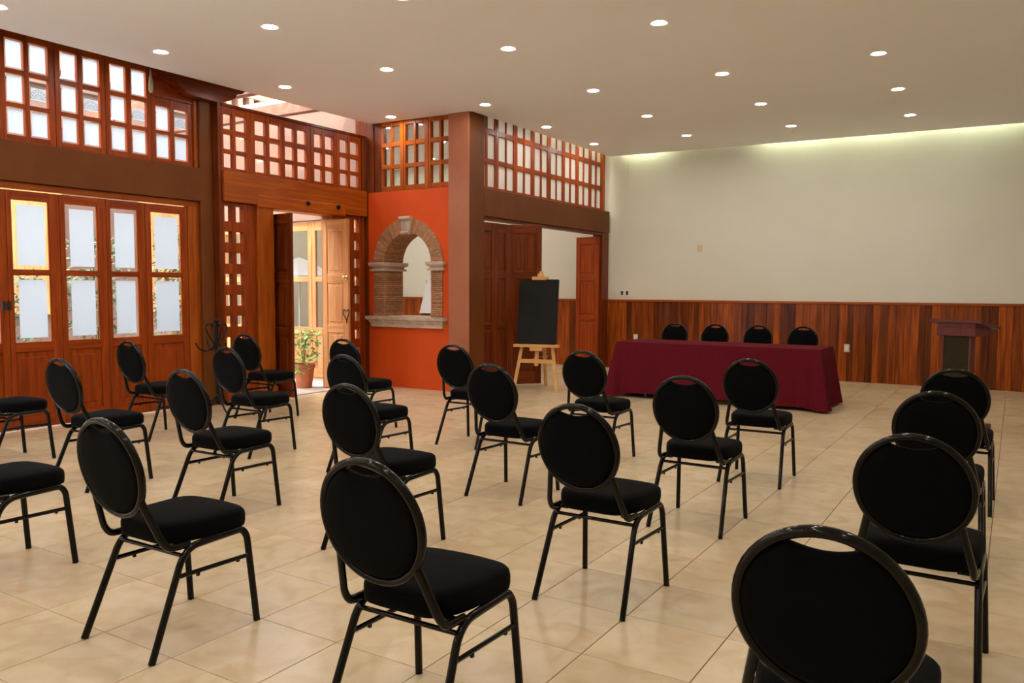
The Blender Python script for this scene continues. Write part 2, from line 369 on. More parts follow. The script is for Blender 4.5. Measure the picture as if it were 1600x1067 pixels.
# frame, beam, post
tag(piece('trim_3', XL-.07, XL+.01, 6.245, 6.40, 0, 2.49, WOODB, None, .006), 'orange wooden jamb between glazed doors and brown post', 'door frame', kind='structure')
tag(piece('trim_4', XL-.07, XL+.015, 1.0, 6.40, 2.425, 2.492, WOODB, None, .008), 'wooden head rail over the glazed folding doors', 'door frame', kind='structure')
tag(piece('trim_5', XL-.14, XL+.06, .9, 6.40, 2.492, 2.885, BROWN, None, .004), 'wide brown painted beam over the glazed doors', 'beam', kind='structure')
tag(piece('trim_6', XL-.20, XL+.07, 6.392, 6.575, 0, 3.70, BROWN, None, .012), 'brown square post left of the open doorway', 'post', kind='structure')
tag(piece('wall_left', XL-.15, XL, YF, -2.9, 0, 4.4, PLASTER, None, 0), 'plaster wall at the far left behind the viewer', 'wall', kind='structure')  # stops short, leaving an unseen gap added to bring in daylight
# clerestory 1
r3 = [(2.954, 3.224), (3.268, 3.547), (3.595, 3.883)]; r2 = [(2.945, 3.222), (3.262, 3.537)]
cl1 = [((4.229, 4.408), (4.457, 4.646)), ((4.769, 4.950), (5.005, 5.195)), ((5.311, 5.497), (5.558, 5.745)), ((5.856, 6.038), (6.097, 6.279))]
bnd = [4.165, 4.71, 5.253, 5.80, 6.344]
labs = ['upper window at the left edge with papered panes and an emblem pane', 'upper window of papered panes, second from the left edge', 'upper window of papered panes left of the hanging wooden pull', 'short upper window of four panes beside the brown post']
for i in range(4):
    sash('window_%d' % (i+1), 'x', (XL-.05, XL), .05, cl1[i], r3 if i < 3 else r2, bnd[i]+.003, bnd[i+1]-.003, 2.886, 3.99 if i < 3 else 3.63, labs[i], film=FILM, clear=((1, 1),), pane_set=.55)
for k in range(5):
    d = -.545*(k+1)
    sash('window_%d' % (30+k), 'x', (XL-.05, XL), .05, tuple((a+d, b+d) for a, b in cl1[0]), r3, bnd[0]+d+.003, bnd[1]+d-.003, 2.886, 3.99, 'upper papered window out of view to the left', film=FILM, group='upper windows out of view', pane_set=.35)
tag(piece('trim_31', XL-.15, XL, -2.9, 1.0, 2.49, 4.4, PLASTER, None, 0), 'plaster wall above the unseen opening added for daylight', 'wall', kind='structure')  # opening below is an unseen addition that lets more daylight onto the ceiling
tag(piece('trim_7', XL-.09, XL-.0, 1.0, 6.344, 3.993, 4.32, WOOD, None), 'dark wooden head above the left upper windows', 'trim', kind='structure')
tag(piece('trim_8', XL-.10, XL+.012, 5.803, 6.344, 3.635, 3.99, WOOD, None), 'orange wooden lintel board above the short upper window', 'trim', kind='structure')
tag(piece('trim_9', XL-.06, XL+.03, 6.345, 6.391, 2.886, 3.69, WOODB, None), 'bright wooden edge strip beside the brown post', 'trim', kind='structure')
bm = bmesh.new()
prof = [(5.886, 4.3), (5.886, 3.90), (5.905, 3.845), (5.965, 3.845), (5.99, 3.835), (6.03, 3.785), (6.085, 3.755), (6.13, 3.742), (6.15, 3.708), (6.20, 3.70), (6.62, 3.69), (6.76, 3.74), (6.84, 3.785), (6.87, 3.838), (6.95, 3.86), (7.0, 3.90), (7.0, 4.3)]
prism(bm, prof, 0, XL-.05, XL+.17)
tag(mesh('trim_10', bm, WOODD), 'carved dark wooden corbel with scrolled ends on top of the post', 'corbel', kind='structure')
bm = bmesh.new(); lathe(bm, [(0, 0), (.016, .002), (.025, .03), (.026, .07), (.021, .14), (.013, .21), (.009, .255), (0, .26)], 14, (XL+.03, 5.782, 3.655))
pl = tag(mesh('wooden_pull', bm, BONE, None, 40), 'pale turned wooden pull hanging by the upper left windows', 'pull')
b2 = bmesh.new(); tube(b2, [(XL+.03, 5.782, 3.91), (XL+.03, 5.782, 4.0)], .002, seg=5); mesh('cord', b2, BONE, pl)

# ------------------------------------------------------------------ left wall, second bay: doorway with lattice sidelights
X2 = -8.29
tag(piece('trim_30', XL-.10, X2-.005, 6.575, 6.628, 0, 3.69, WOODD, None), 'narrow dark strip standing in for the shadow gap between the brown post and the lattice bay', 'trim', kind='structure')  # fills a shadowed gap: dark colour stands in for shade, blocks leaking light
cl2 = [((6.655, 6.785), (6.839, 7.001)), ((7.137, 7.307), (7.375, 7.553)), ((7.635, 7.791), (7.853, 8.015)), ((8.163, 8.309), (8.370, 8.526)), ((8.661, 8.817), (8.870, 9.038))]
b2_ = [6.625, 7.068, 7.594, 8.088, 8.594, 9.10]
rr2 = [(2.927, 3.096), (3.150, 3.327), (3.392, 3.572)]
lab2 = ['', 'second clear upper window above the doorway', 'third clear upper window, over the middle of the doorway', 'fourth clear upper window above the open door leaf', 'clear upper window closest to the orange wall']
lab2[0] = 'clear six-pane upper window right of the brown post'
for i in range(5):
    sash('window_%d' % (5+i), 'x', (X2-.05, X2), .05, cl2[i], rr2, b2_[i]+.002, b2_[i+1]-.002, 2.885, 3.66, lab2[i], wd=WOOD, pane_set=.3)
tag(piece('trim_11', X2-.07, X2+.015, 6.625, 9.19, 3.66, 3.695, WOODD, None), 'dark wooden top rail over the clear upper windows', 'trim', kind='structure')
tag(piece('trim_12', X2-.07, X2+.02, 9.10, 9.165, 2.885, 3.66, WOODD, None), 'dark wooden end stile in the corner by the orange wall', 'trim', kind='structure')
tag(piece('trim_13', X2-.12, X2+.035, 6.625, 9.19, 2.51, 2.882, WOODB, None, .006), 'golden wooden box beam above the doorway', 'beam', kind='structure')
# door casing
cs = thing('trim_14', (X2, 7.9, 0), 'wide wooden casing around the open doorway', 'door frame', kind='structure')
piece('jamb', XL-.06, X2+.03, 7.135, 7.40, 0, 2.50, WOODB, cs, .01); piece('plinth', XL-.06, X2+.055, 7.12, 7.415, 0, .16, WOODB, cs, .01)
piece('inner_jamb', XL-.06, XL+.03, 7.40, 7.50, 0, 2.47, WOOD, cs, .006); piece('jamb', XL-.06, X2-.01, 8.50, 8.72, 0, 2.50, WOODB, cs, .01)
piece('head', XL-.06, X2+.05, 7.135, 8.72, 2.475, 2.64, WOODB, cs, .012); piece('threshold', XL-.45, XL+.25, 7.5, 8.50, .0, .012, STONE, cs, .004)
for y in (7.98, 8.56):
    bm = bmesh.new(); lathe(bm, [(0, 0), (.03, 0), (.034, .012), (.022, .03), (0, .036)], 14); bmesh.ops.rotate(bm, matrix=Matrix.Rotation(PI/2, 3, 'Y'), verts=bm.verts); bmesh.ops.translate(bm, vec=(X2+.05, y, 2.6), verts=bm.verts)
    mesh('iron_boss', bm, IRON, cs, 40)
def lattice(name, ya, yb, cols, label):
    t = thing(name, (X2-.03, (ya+yb)/2, 0), label, 'lattice', kind='structure')
    xa, xb = X2-.10, X2-.02
    rows = [(2.271, 2.462)]+[(2.147-.262*k-.134, 2.147-.262*k) for k in range(8)]
    ed = [ya]+[v for c in cols for v in c]+[yb]
    for i in range(0, len(ed), 2): piece('stile', xa, xb, ed[i], ed[i+1], 0, 2.51, WOOD, t, .006)
    zz = [2.51]+[v for r in rows for v in (r[1], r[0])]+[0]
    for c in cols:
        for i in range(0, len(zz), 2): piece('rail', xa, xb-.002, c[0], c[1], zz[i+1], zz[i], WOOD, t, .004)
    return t
lattice('trim_15', 6.625, 7.13, [(6.667, 6.772), (6.838, 6.948)], 'wooden lattice screen with square openings left of the doorway')
lattice('trim_16', 8.725, 9.185, [(8.775, 8.87), (8.965, 9.07)], 'narrow wooden lattice screen right of the doorway beside the orange wall')

def panel_leaf(name, wdt, h, label, mat, rails, kind='structure', z0=.02, th=.04):
    """panelled leaf built from local x=0 (hinge) to x=wdt, thickness on y"""
    t = thing(name, (0, 0, 0), label, 'door', kind=kind)
    s = .085 if wdt > .4 else .07
    piece('stile', 0, s, -th/2, th/2, z0, h, mat, t, .004); piece('stile', wdt-s, wdt, -th/2, th/2, z0, h, mat, t, .004)
    for a, b in rails: piece('rail', s, wdt-s, -th/2+.001, th/2-.001, a, b, mat, t, .004)
    for (a, b), (c, d) in zip(rails, rails[1:]):
        piece('panel', s-.006, wdt-s+.006, -th*.18, th*.18, b-.006, c+.006, mat, t, .003)
        f = piece('panel_field', s+.03, wdt-s-.03, -th*.36, th*.36, b+.035, c-.035, mat, t, .008)
    return t
RA = [(.02, .22), (.82, .93), (1.52, 1.66), (2.29, 2.42)]
d = panel_leaf('door_20', .47, 2.42, 'dark panelled door leaf swung into the room beside the doorway', WOODD, RA)
d.location = (-8.455, 7.525, 0); d.rotation_euler.z = math.radians(-9)
d = panel_leaf('door_21', .47, 2.42, 'panelled door leaf in a paled daylit tone, with knob and heart handle', DOORWOOD, RA)
bm = bmesh.new(); lathe(bm, [(0, 0), (.028, 0), (.028, .006), (.012, .010), (.012, .035), (.024, .045), (.026, .06), (.016, .072), (0, .075)], 16)
bmesh.ops.rotate(bm, matrix=Matrix.Rotation(PI/2, 3, 'X'), verts=bm.verts); bmesh.ops.translate(bm, vec=(.435, -.02, 1.60), verts=bm.verts); tag(mesh('knob', bm, BRASS, d, 40), 'shiny brass knob')
bm = bmesh.new()
for s in (-1, 1):
    tube(bm, fillet([(.435, -.03, 1.00), (.435+s*.055, -.035, 1.10), (.435+s*.045, -.035, 1.16), (.435+s*.008, -.032, 1.13)], .03), .006, seg=6)
tube(bm, [(.435, -.03, 1.0), (.435, -.022, .96)], .006, seg=6)
mesh('heart_handle', bm, IRON, d, 50)
d.location = (-8.455, 8.47, 0); d.rotation_euler.z = math.radians(4)

# ------------------------------------------------------------------ orange wall with brick arch
AX, AZ, RO, RI = -7.50, 1.82, .635, .430
WT = .40
wa = thing('wall_arch', (AX, YR, 0), 'orange painted wall with a brick arched opening', 'wall', kind='structure')
bm = bmesh.new()
X0, X1 = -8.245, -6.70
SILLZ = 1.03
ro = RO-.02
def wallbit(poly): prism(bm, poly, 1, YR, YR+WT)
wallbit([(X0, 0), (X1, 0), (X1, SILLZ), (X0, SILLZ)])
wallbit([(X0, SILLZ), (AX-ro, SILLZ), (AX-ro, AZ), (X0, AZ)]); wallbit([(AX+ro, SILLZ), (X1, SILLZ), (X1, AZ), (AX+ro, AZ)])
N_ = 24; arc = [(AX+ro*math.cos(PI*k/N_), AZ+ro*math.sin(PI*k/N_)) for k in range(N_+1)]
ZT = 2.862
for k in range(N_):
    a, b = arc[k], arc[k+1]
    xa = X1 if k == 0 else a[0]; xb = X0 if k == N_-1 else b[0]
    if k == 0: wallbit([(X1, AZ), (X1, ZT), (b[0], ZT), b, a])
    elif k == N_-1: wallbit([a, (a[0], ZT), (X0, ZT), (X0, AZ), b])
    else: wallbit([a, (a[0], ZT), (b[0], ZT), b])
mesh('plaster', bm, TERRA, wa)
# mortar bed behind bricks
bm = bmesh.new()
for s in (-1, 1):
    xa, xb = sorted((AX+s*(RI+.008), AX+s*(RO-.008))); addbox(bm, xa, xb, YR-.012, YR+WT+.01, SILLZ+.01, AZ)
for k in range(N_):
    a0, a1 = PI*k/N_, PI*(k+1)/N_
    prism(bm, [(AX+r*math.cos(a), AZ+r*math.sin(a)) for r, a in ((RI+.008, a0), (RO-.008, a0), (RO-.008, a1), (RI+.008, a1))], 1, YR-.012, YR+WT+.01)
mesh('mortar', bm, MORTAR, wa)
rnd = random.Random(3)
nc = 24; ch = (AZ-.12-SILLZ-.01)/nc
for s in (-1, 1):
    for k in range(nc):
        z = SILLZ+.01+k*ch; j = rnd.uniform(-.004, .004)
        xa, xb = sorted((AX+s*(RI+j), AX+s*(RO+j*.3)))
        piece('brick', round(xa, 3), round(xb, 3), YR-.022, YR+WT+.02, z+.0035, z+ch-.0035, BRICK, wa, .003)
nv = 64
for k in range(nv):
    a = PI*(k+.5)/nv
    if abs(a-PI/2) < .11: continue
    bm = bmesh.new(); h0, h1 = PI*RI/nv*.40, PI*RO/nv*.42; j = rnd.uniform(-.004, .004)
    prism(bm, [(RI+j, -h0), (RO+j*.5, -h1), (RO+j*.5, h1), (RI+j, h0)], 1, YR-.022, YR+WT+.02)
    bmesh.ops.rotate(bm, matrix=Matrix.Rotation(-a, 3, 'Y'), verts=bm.verts); bmesh.ops.translate(bm, vec=(AX, 0, AZ), verts=bm.verts)
    mesh('brick', bm, BRICK, wa)
# stone capitals, sill and keystone
def moulding(nm, x0, x1, y0, y1, prof, mat, par):
    """stacked steps: prof = [(z0,z1,outset)]"""
    bm = bmesh.new()
    n = len(prof); rings = []
    for z, o in prof:
        rings.append([bm.verts.new(p) for p in ((x0-o, y0-o, z), (x1+o, y0-o, z), (x1+o, y1+o, z), (x0-o, y1+o, z))])
    for A, B in zip(rings, rings[1:]):
        for j in range(4): bm.faces.new((A[j], A[(j+1) % 4], B[(j+1) % 4], B[j]))
    bm.faces.new(rings[0][::-1]); bm.faces.new(rings[-1])
    return mesh(nm, bm, mat, par)
capp = [(1.705, .0), (1.705, .035), (1.735, .035), (1.742, .012), (1.765, .012), (1.772, .040), (1.795, .055), (1.83, .055), (1.83, 0)]
for s in (-1, 1):
    xa, xb = sorted((AX+s*RI, AX+s*RO)); tag(moulding('capital', xa, xb, YR-.02, YR+WT+.02, capp, STONE, wa), 'moulded pale stone capital')
sp = [(.885, -.01), (.885, 0), (.93, .005), (.95, .02), (.98, .03), (.995, .06), (1.04, .065), (1.04, 0)]
tag(moulding('sill', AX-RO-.02, AX+RO+.02, YR-.06, YR+WT+.06, sp, STONE, wa), 'pale stone sill with moulded edge')
bm = bmesh.new(); prism(bm, [(AX-.065, 2.225), (AX+.065, 2.225), (AX+.095, 2.475), (AX-.095, 2.475)], 1, YR-.055, YR+.05)
k_ = mesh('keystone', bm, STONE, wa)
for nm, z, r, l in (('scroll', 2.455, .028, .10), ('scroll', 2.25, .022, .07)):
    bm = bmesh.new(); tube(bm, [(AX-l, YR-.062, z), (AX+l, YR-.062, z)], r, seg=12); mesh(nm, bm, STONE, k_, 40)
pb = thing('brass_socket', (-7.92, YR+.15, 1.045), 'tiny square brass bracket standing on the arch sill', 'bracket')
bm = bmesh.new(); tube(bm, fillet([(-7.925, 9.325, 1.041), (-7.925, 9.325, 1.115), (-7.925, 9.37, 1.115), (-7.925, 9.37, 1.041)], .004, 2), .006, seg=6); mesh('loop', bm, BRASS, pb)
piece('foot', -7.935, -7.915, 9.318, 9.378, 1.041, 1.047, BRASS, pb)

# clerestory over the orange wall
cl3 = [((-7.955, -7.833), (-7.767, -7.647)), ((-7.506, -7.389), (-7.319, -7.199)), ((-7.052, -6.940), (-6.867, -6.757))]
b3 = [-8.0, -7.58, -7.125, -6.70]
rr3 = [(2.938, 3.187), (3.247, 3.502), (3.567, 3.798)]
lab3 = ['upper window over the arch, nearest the dark corner stile', 'middle upper window over the brick arch', 'upper window over the arch, against the rose-brown pillar']
for i in range(3):
    sash('window_%d' % (10+i), 'y', (YR+.075, YR+.01), .065, tuple((a-.034, b) for a, b in cl3[i]), rr3, b3[i]+.002, b3[i+1]-.002, 2.865, 4.0, lab3[i], wd=WOODB, pane_set=.35)
tag(piece('trim_17', -8.245, -8.14, YR-.005, YR+.14, 2.865, 4.32, WOODD, None), 'dark wooden corner stile at the left of the arch windows', 'trim', kind='structure')
tag(piece('trim_18', -8.135, -8.003, YR+.02, YR+.14, 2.865, 4.32, WOODD, None), 'second stepped dark stile beside the arch windows', 'trim', kind='structure')
tag(piece('trim_19', -8.0, -6.70, YR+.02, YR+.12, 4.0, 4.32, WOOD, None), 'wooden head above the arch windows', 'trim', kind='structure')
# pillar and beam of the folding-door opening
pil = thing('trim_20', (-6.57, YR+.17, 0), 'tall square brown pillar, front coloured lighter as if lit', 'pillar', kind='structure')
piece('front_face', -6.745, -6.40, YR-.035, YR-.02, 0, 4.3, BROWN_LIT, pil, .002)
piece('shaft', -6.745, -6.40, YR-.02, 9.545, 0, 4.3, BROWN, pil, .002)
tag(piece('trim_21', -6.62, -6.395, 9.546, 13.66, 2.472, 2.862, BROWN, None, .004), 'dark brown beam over the folding door opening', 'beam', kind='structure')
tag(piece('trim_22', -6.56, -6.44, 9.546, 13.5, 2.425, 2.472, WOODD, None), 'dark track rail under the brown beam', 'trim', kind='structure')
tag(piece('trim_23', -6.62, -6.43, 13.44, 13.70, 0, 2.472, WOODD, None), 'dark wooden jamb in the back corner of the folding doors', 'door frame', kind='structure')
tag(piece('trim_24', -6.52, -6.42, 13.40, 13.50, 2.864, 4.3, WOODB, None), 'orange wooden end stile of the right upper windows', 'trim', kind='structure')
c4 = [(9.585, 9.625, 9.694, 9.852), (9.978, 10.142, 10.203, 10.364), (10.500, 10.657, 10.723, 10.886), (11.013, 11.172, 11.243, 11.386), (11.533, 11.681, 11.735, 11.888), (12.012, 12.158, 12.227, 12.378), (12.510, 12.654, 12.715, 12.875), (13.001, 13.129, 13.206, 13.349)]
b4 = [9.548, 9.915, 10.432, 10.95, 11.46, 11.95, 12.444, 12.938, 13.398]
rr4 = [(2.902, 3.227), (3.297, 3.640), (3.717, 4.05)]
on4 = ['nearest the pillar', 'second from the pillar', 'third from the pillar', 'fourth from the pillar', 'fifth from the pillar', 'sixth from the pillar', 'seventh from the pillar', 'nearest the cream back wall']
for i in range(8):
    q = c4[i]
    sash('window_%d' % (13+i), 'x', (-6.51, -6.44), .07, ((q[0], q[1]+.03), (q[2], q[3]+.03)), rr4, b4[i]+.002, b4[i+1]-.002, 2.864, 4.12, 'tall narrow-paned upper window above the folding doors, '+on4[i], wd=WOOD, film=FROST, pane_set=.68, inset=.002, group='upper windows above the folding doors')
tag(piece('trim_25', -6.52, -6.42, 9.546, 13.40, 4.12, 4.32, WOOD, None), 'wooden head above the narrow-paned upper windows', 'trim', kind='structure')

RB = [(.02, .20), (.86, .96), (1.60, 1.71), (2.27, 2.40)]
def leafAB(n, a, b, label, mat=WOODD):
    a = Vector((*a, 0)); b = Vector((*b, 0)); v = b-a
    t = panel_leaf('door_%d' % n, v.length, 2.40, label, mat, RB); t.location = a; t.rotation_euler.z = math.atan2(v.y, v.x); return t
leafAB(22, (-6.50, 9.56), (-6.475, 9.90), 'panelled folding door leaf beside the brown pillar')
leafAB(23, (-6.478, 9.905), (-6.455, 10.235), 'narrow angled folding door leaf left of the lit gap')
leafAB(24, (-6.455, 10.262), (-6.08, 10.61), 'panelled folding door leaf behind the blackboard easel')
leafAB(25, (-6.47, 13.40), (-6.98, 13.50), 'bright brown panelled door leaf at the back corner', WOOD)

# glazed front of the side room, seen through the doorway
def glazed_leaf(n, x0, x1, label, y=9.36):
    t = thing('door_%d' % n, ((x0+x1)/2, y, 0), label, 'door', 'patio doors of the side room', 'structure')
    s = .085
    piece('stile', x0+.003, x0+s, y, y+.045, .02, 2.50, DOORWOOD, t); piece('stile', x1-s, x1-.003, y, y+.045, .02, 2.50, DOORWOOD, t)
    for a, b in ((.02, .18), (.70, .82), (1.55, 1.63), (2.36, 2.50)): piece('rail', x0+s, x1-s, y+.001, y+.044, a, b, DOORWOOD, t)
    piece('panel', x0+s-.005, x1-s+.005, y+.014, y+.032, .175, .705, DOORWOOD, t, .004)
    for a, b in ((.82, 1.55), (1.63, 2.36)): piece('pane', x0+s-.004, x1-s+.004, y+.02, y+.024, a-.004, b+.004, GLASS, t, 0)
xs = [-8.50, -9.06, -9.60, -10.14, -10.68, -11.22, -11.76, -12.25]
for i in range(7): glazed_leaf(40+i, xs[i+1], xs[i], 'glazed patio door of the side room, %s from the orange wall' % ['first', 'second', 'third', 'fourth', 'fifth', 'sixth', 'seventh'][i] if i != 2 else 'glazed patio door seen through the open doorway')
tag(piece('wall_patio', -12.3, X0, 9.30, 9.45, 2.52, 4.32, PEACHW, None, 0), 'peach plaster wall above the patio doors', 'wall', kind='structure')
tag(piece('trim_26', -8.50, -8.25, 9.21, 9.45, 0, 4.32, WOODD, None), 'dark timber corner post between doorway and patio doors', 'post', kind='structure')

# ------------------------------------------------------------------ outdoors: patio, facing building, rafters, plants
tag(piece('ground', -20, XL-.16, -10, 9.3, -.1, -.004, PAVE, None, 0), 'grey stone paving of the patio outside the doors', 'ground', kind='structure')
fb = thing('patio_building', (-13.6, 4, 0), 'peach plaster building facing the windows across the patio', 'building')
piece('facade', -14.0, -13.6, -8, 16, 0, 6.2, PEACH, fb, 0)
piece('cornice', -13.6, -13.48, -8, 16, 4.72, 4.86, PEACH, fb); piece('cornice', -13.6, -13.40, -8, 16, 5.30, 5.45, CORN, fb)
for k in range(30):
    piece('dentil', -13.6, -13.42, 7.5+k*.28, 7.62+k*.28, 4.98, 5.30, CORN, fb, .004)
for k in range(5):
    y = 1.2+k*2.6
    f = piece('window', -13.62, -13.54, y, y+1.2, 1.0, 3.2, DOORWOOD, fb); piece('glass', -13.545, -13.535, y+.1, y+1.1, 1.1, 3.1, GLASS, f, 0)
for k in range(2):
    y = 7.45+k*1.15
    piece('rafter', -13.6, -8.7, y, y+.12, 4.02, 4.20, CORN, fb, .006)
def foliage(bm, c, spread, n, size, rnd, drop=.0, hgt=1.0):
    for k in range(n):
        a = rnd.uniform(0, 2*PI); r = spread*math.sqrt(rnd.random()); z = rnd.random()**.8*hgt
        p = Vector(c)+Vector((r*math.cos(a), r*math.sin(a), z-drop*r)); s = size*rnd.uniform(.6, 1.3)
        M_ = Matrix.Rotation(rnd.uniform(0, 2*PI), 3, 'Z') @ Matrix.Rotation(rnd.uniform(-.9, .9), 3, 'X') @ Matrix.Rotation(rnd.uniform(-.7, .7), 3, 'Y')
        q = [(0, -s, 0), (s*.42, -s*.2, s*.08), (s*.30, s*.5, s*.05), (0, s, -s*.1), (-s*.30, s*.5, s*.05), (-s*.42, -s*.2, s*.08)]
        bm.faces.new([bm.verts.new(p+M_ @ Vector(v)) for v in q])
def potted(loc, R, H, spread, hgt, n, size, label, name, seed, leaf=LEAF):
    rnd = random.Random(seed); x, y, z = loc
    t = thing(name, loc, label, 'plant')
    bm = bmesh.new(); lathe(bm, [(0, 0), (R*.68, 0), (R*.70, .02), (R*.95, H*.84), (R*1.04, H*.85), (R*1.06, H), (R*.96, H), (R*.92, H*.9), (0, H*.9)], 24, loc); mesh('pot', bm, CLAY, t, 35)
    bm = bmesh.new()
    for k in range(14):
        a = rnd.uniform(0, 2*PI); r = rnd.uniform(.2, .95)*spread
        tube(bm, fillet([(x, y, z+H*.88), (x+r*.3*math.cos(a), y+r*.3*math.sin(a), z+H+hgt*.5), (x+r*math.cos(a), y+r*math.sin(a), z+H+hgt*rnd.uniform(.5, 1))], .1, 3), .004, seg=5)
    mesh('stems', bm, LEAFD, t)
    bm = bmesh.new(); foliage(bm, (x, y, z+H*1.0), spread, n, size, rnd, .15, hgt); foliage(bm, (x, y-spread*.4, z+H*.45), spread*.75, n//5, size, rnd, 0, H*.6)
    tag(mesh('foliage', bm, leaf, t), kind='stuff'); return t
potted((-8.72, 8.33, .0), .155, .36, .24, .50, 230, .045, 'leafy green plant in a terracotta pot outside the doorway', 'potted_plant', 4)
for k, (x, y, h) in enumerate([(-9.75, 5.85, 1.7), (-9.5, 6.95, 1.9), (-9.8, 4.75, 1.3), (-10.0, 3.6, .9), (-10.6, 7.6, 1.5)]):
    potted((x, y, 0), .22, .42, .42, h, 700, .045, ['tall dark shrub behind the papered doors by the post', 'tall dark shrub behind the lattice screen', 'medium shrub outside the second papered door', 'low shrub outside the leftmost papered door', 'round shrub across the patio from the doorway'][k], 'patio_shrub', 20+k, LEAFD)
um = thing('white_parasol', (-11.35, 10.75, 0), 'white cloth parasol seen through the patio door glass', 'parasol')
bm = bmesh.new(); tube(bm, [(-11.35, 10.75, .06), (-11.35, 10.75, 2.0)], .02, seg=10); mesh('pole', bm, WHITE, um, 40)
bm = bmesh.new(); lathe(bm, [(0, 2.02), (.25, 1.92), (.62, 1.68), (.62, 1.60), (.60, 1.60), (.60, 1.67), (.24, 1.90), (0, 2.0)], 8, (-11.35, 10.75, 0)); mesh('canopy', bm, CANVAS, um)
bm = bmesh.new(); lathe(bm, [(0, 0), (.22, 0), (.22, .05), (.04, .08), (0, .08)], 20, (-11.35, 10.75, 0)); mesh('base', bm, PAVE, um, 40)

# ------------------------------------------------------------------ downlights and cove tubes
def downlight(x, y, z, label, group):
    t = thing('ceiling_light', (x, y, z), label, 'ceiling light', group)
    bm = bmesh.new(); lathe(bm, [(.062, .004), (.066, -.002), (.078, -.005), (.084, -.001), (.084, .004)], 28, (x, y, z)); mesh('trim_ring', bm, WHITE, t, 40)
    bm = bmesh.new(); lathe(bm, [(0, -.0012), (.062, -.0012)], 24, (x, y, z)); mesh('lens', bm, LENS, t)
rows = [(5.29, 'over the back row of chairs'), (6.98, 'in front of the doorway row'), (8.98, 'in the row before the arch wall'), (10.70, 'in the row above the maroon table'), (12.39, 'in the row nearest the back wall')]
colx = [-7.53, -6.0, -4.45, -2.90, -1.30]
cn = ['leftmost', 'second from left', 'middle', 'second from right', 'rightmost']
rn = {5.29: 'nearest fully visible row', 6.98: 'second visible row', 8.98: 'row before the orange wall', 10.70: 'row above the table', 12.39: 'row nearest the back wall'}
LX = [[-7.533, -5.92, -4.37, -2.77, -1.22], [-7.549, -5.96, -4.388, -2.799, -1.25], [-7.583, -5.986, -4.423, -2.849, -1.263], [-7.6, -6.024, -4.43, -2.874, -1.28], [-7.6, -6.048, -4.455, -2.88, -1.319]]
LY = [5.29, 6.965, 8.945, 10.635, 12.28]
for ri, (y, _) in enumerate(rows):
    for ci, c in enumerate(cn):
        if ri > 2 and ci == 0: continue
        x = LX[ri][ci]
        downlight(x, LY[ri], zceil(x), 'round ceiling downlight, %s in the %s' % (c, rn[y]), 'ceiling downlights')
for y in (-2.6, -1.0, .6, 2.2, 3.72):
    for x in colx: 
        if (x, y) == (-7.53, 3.72): downlight(x, y, zceil(x), 'recessed round ceiling light cut by the top left picture corner', 'ceiling downlights')
        else: downlight(x, y, zceil(x), 'recessed round ceiling light out of view behind the camera', 'downlights out of view')
for y in (-2.6, .6, 3.72, 6.98, 10.70): downlight(.3, y, zceil(.3), 'recessed round ceiling light out of view on the right', 'downlights out of view')
for x in (-7.3, -8.6, -9.9, -11.2):
    for y in (10.1, 11.5, 12.9): downlight(x, y, 4.0, 'round ceiling light added to brighten the side room', 'added side room downlights')  # lamp grid added to make the side room and its panes brighter
def cove(pa, pb, label):
    t = thing('cove_light', pa, label, 'light tube', 'cove tubes above the hung ceiling')
    bm = bmesh.new(); tube(bm, [pa, pb], .013, seg=10); mesh('tube', bm, TUBE, t, 40)
    for p in (pa, pb):
        v = (Vector(pb)-Vector(pa)).normalized()*.03
        bm = bmesh.new(); tube(bm, [Vector(p)-v, Vector(p)+v*.2], .016, seg=10); mesh('end_cap', bm, WHITE, t, 40)
for a, b, c in ((-6.1, -5.3, 'cove tube over the left end of the back wall'), (-3.7, -2.5, 'cove tube over the back wall above the table'), (-2.4, -1.2, 'cove tube over the middle of the back wall'), (-1.1, .1, 'cove tube over the right of the back wall')):
    cove((a, 13.61, 4.03), (b, 13.61, 4.03), c)
for a, b, c in ((10.9, 12.0, 'cove tube above the middle narrow windows'), (12.15, 13.3, 'cove tube above the narrow windows by the back wall')):
    cove((-6.38, a, 4.06), (-6.38, b, 4.06), c)

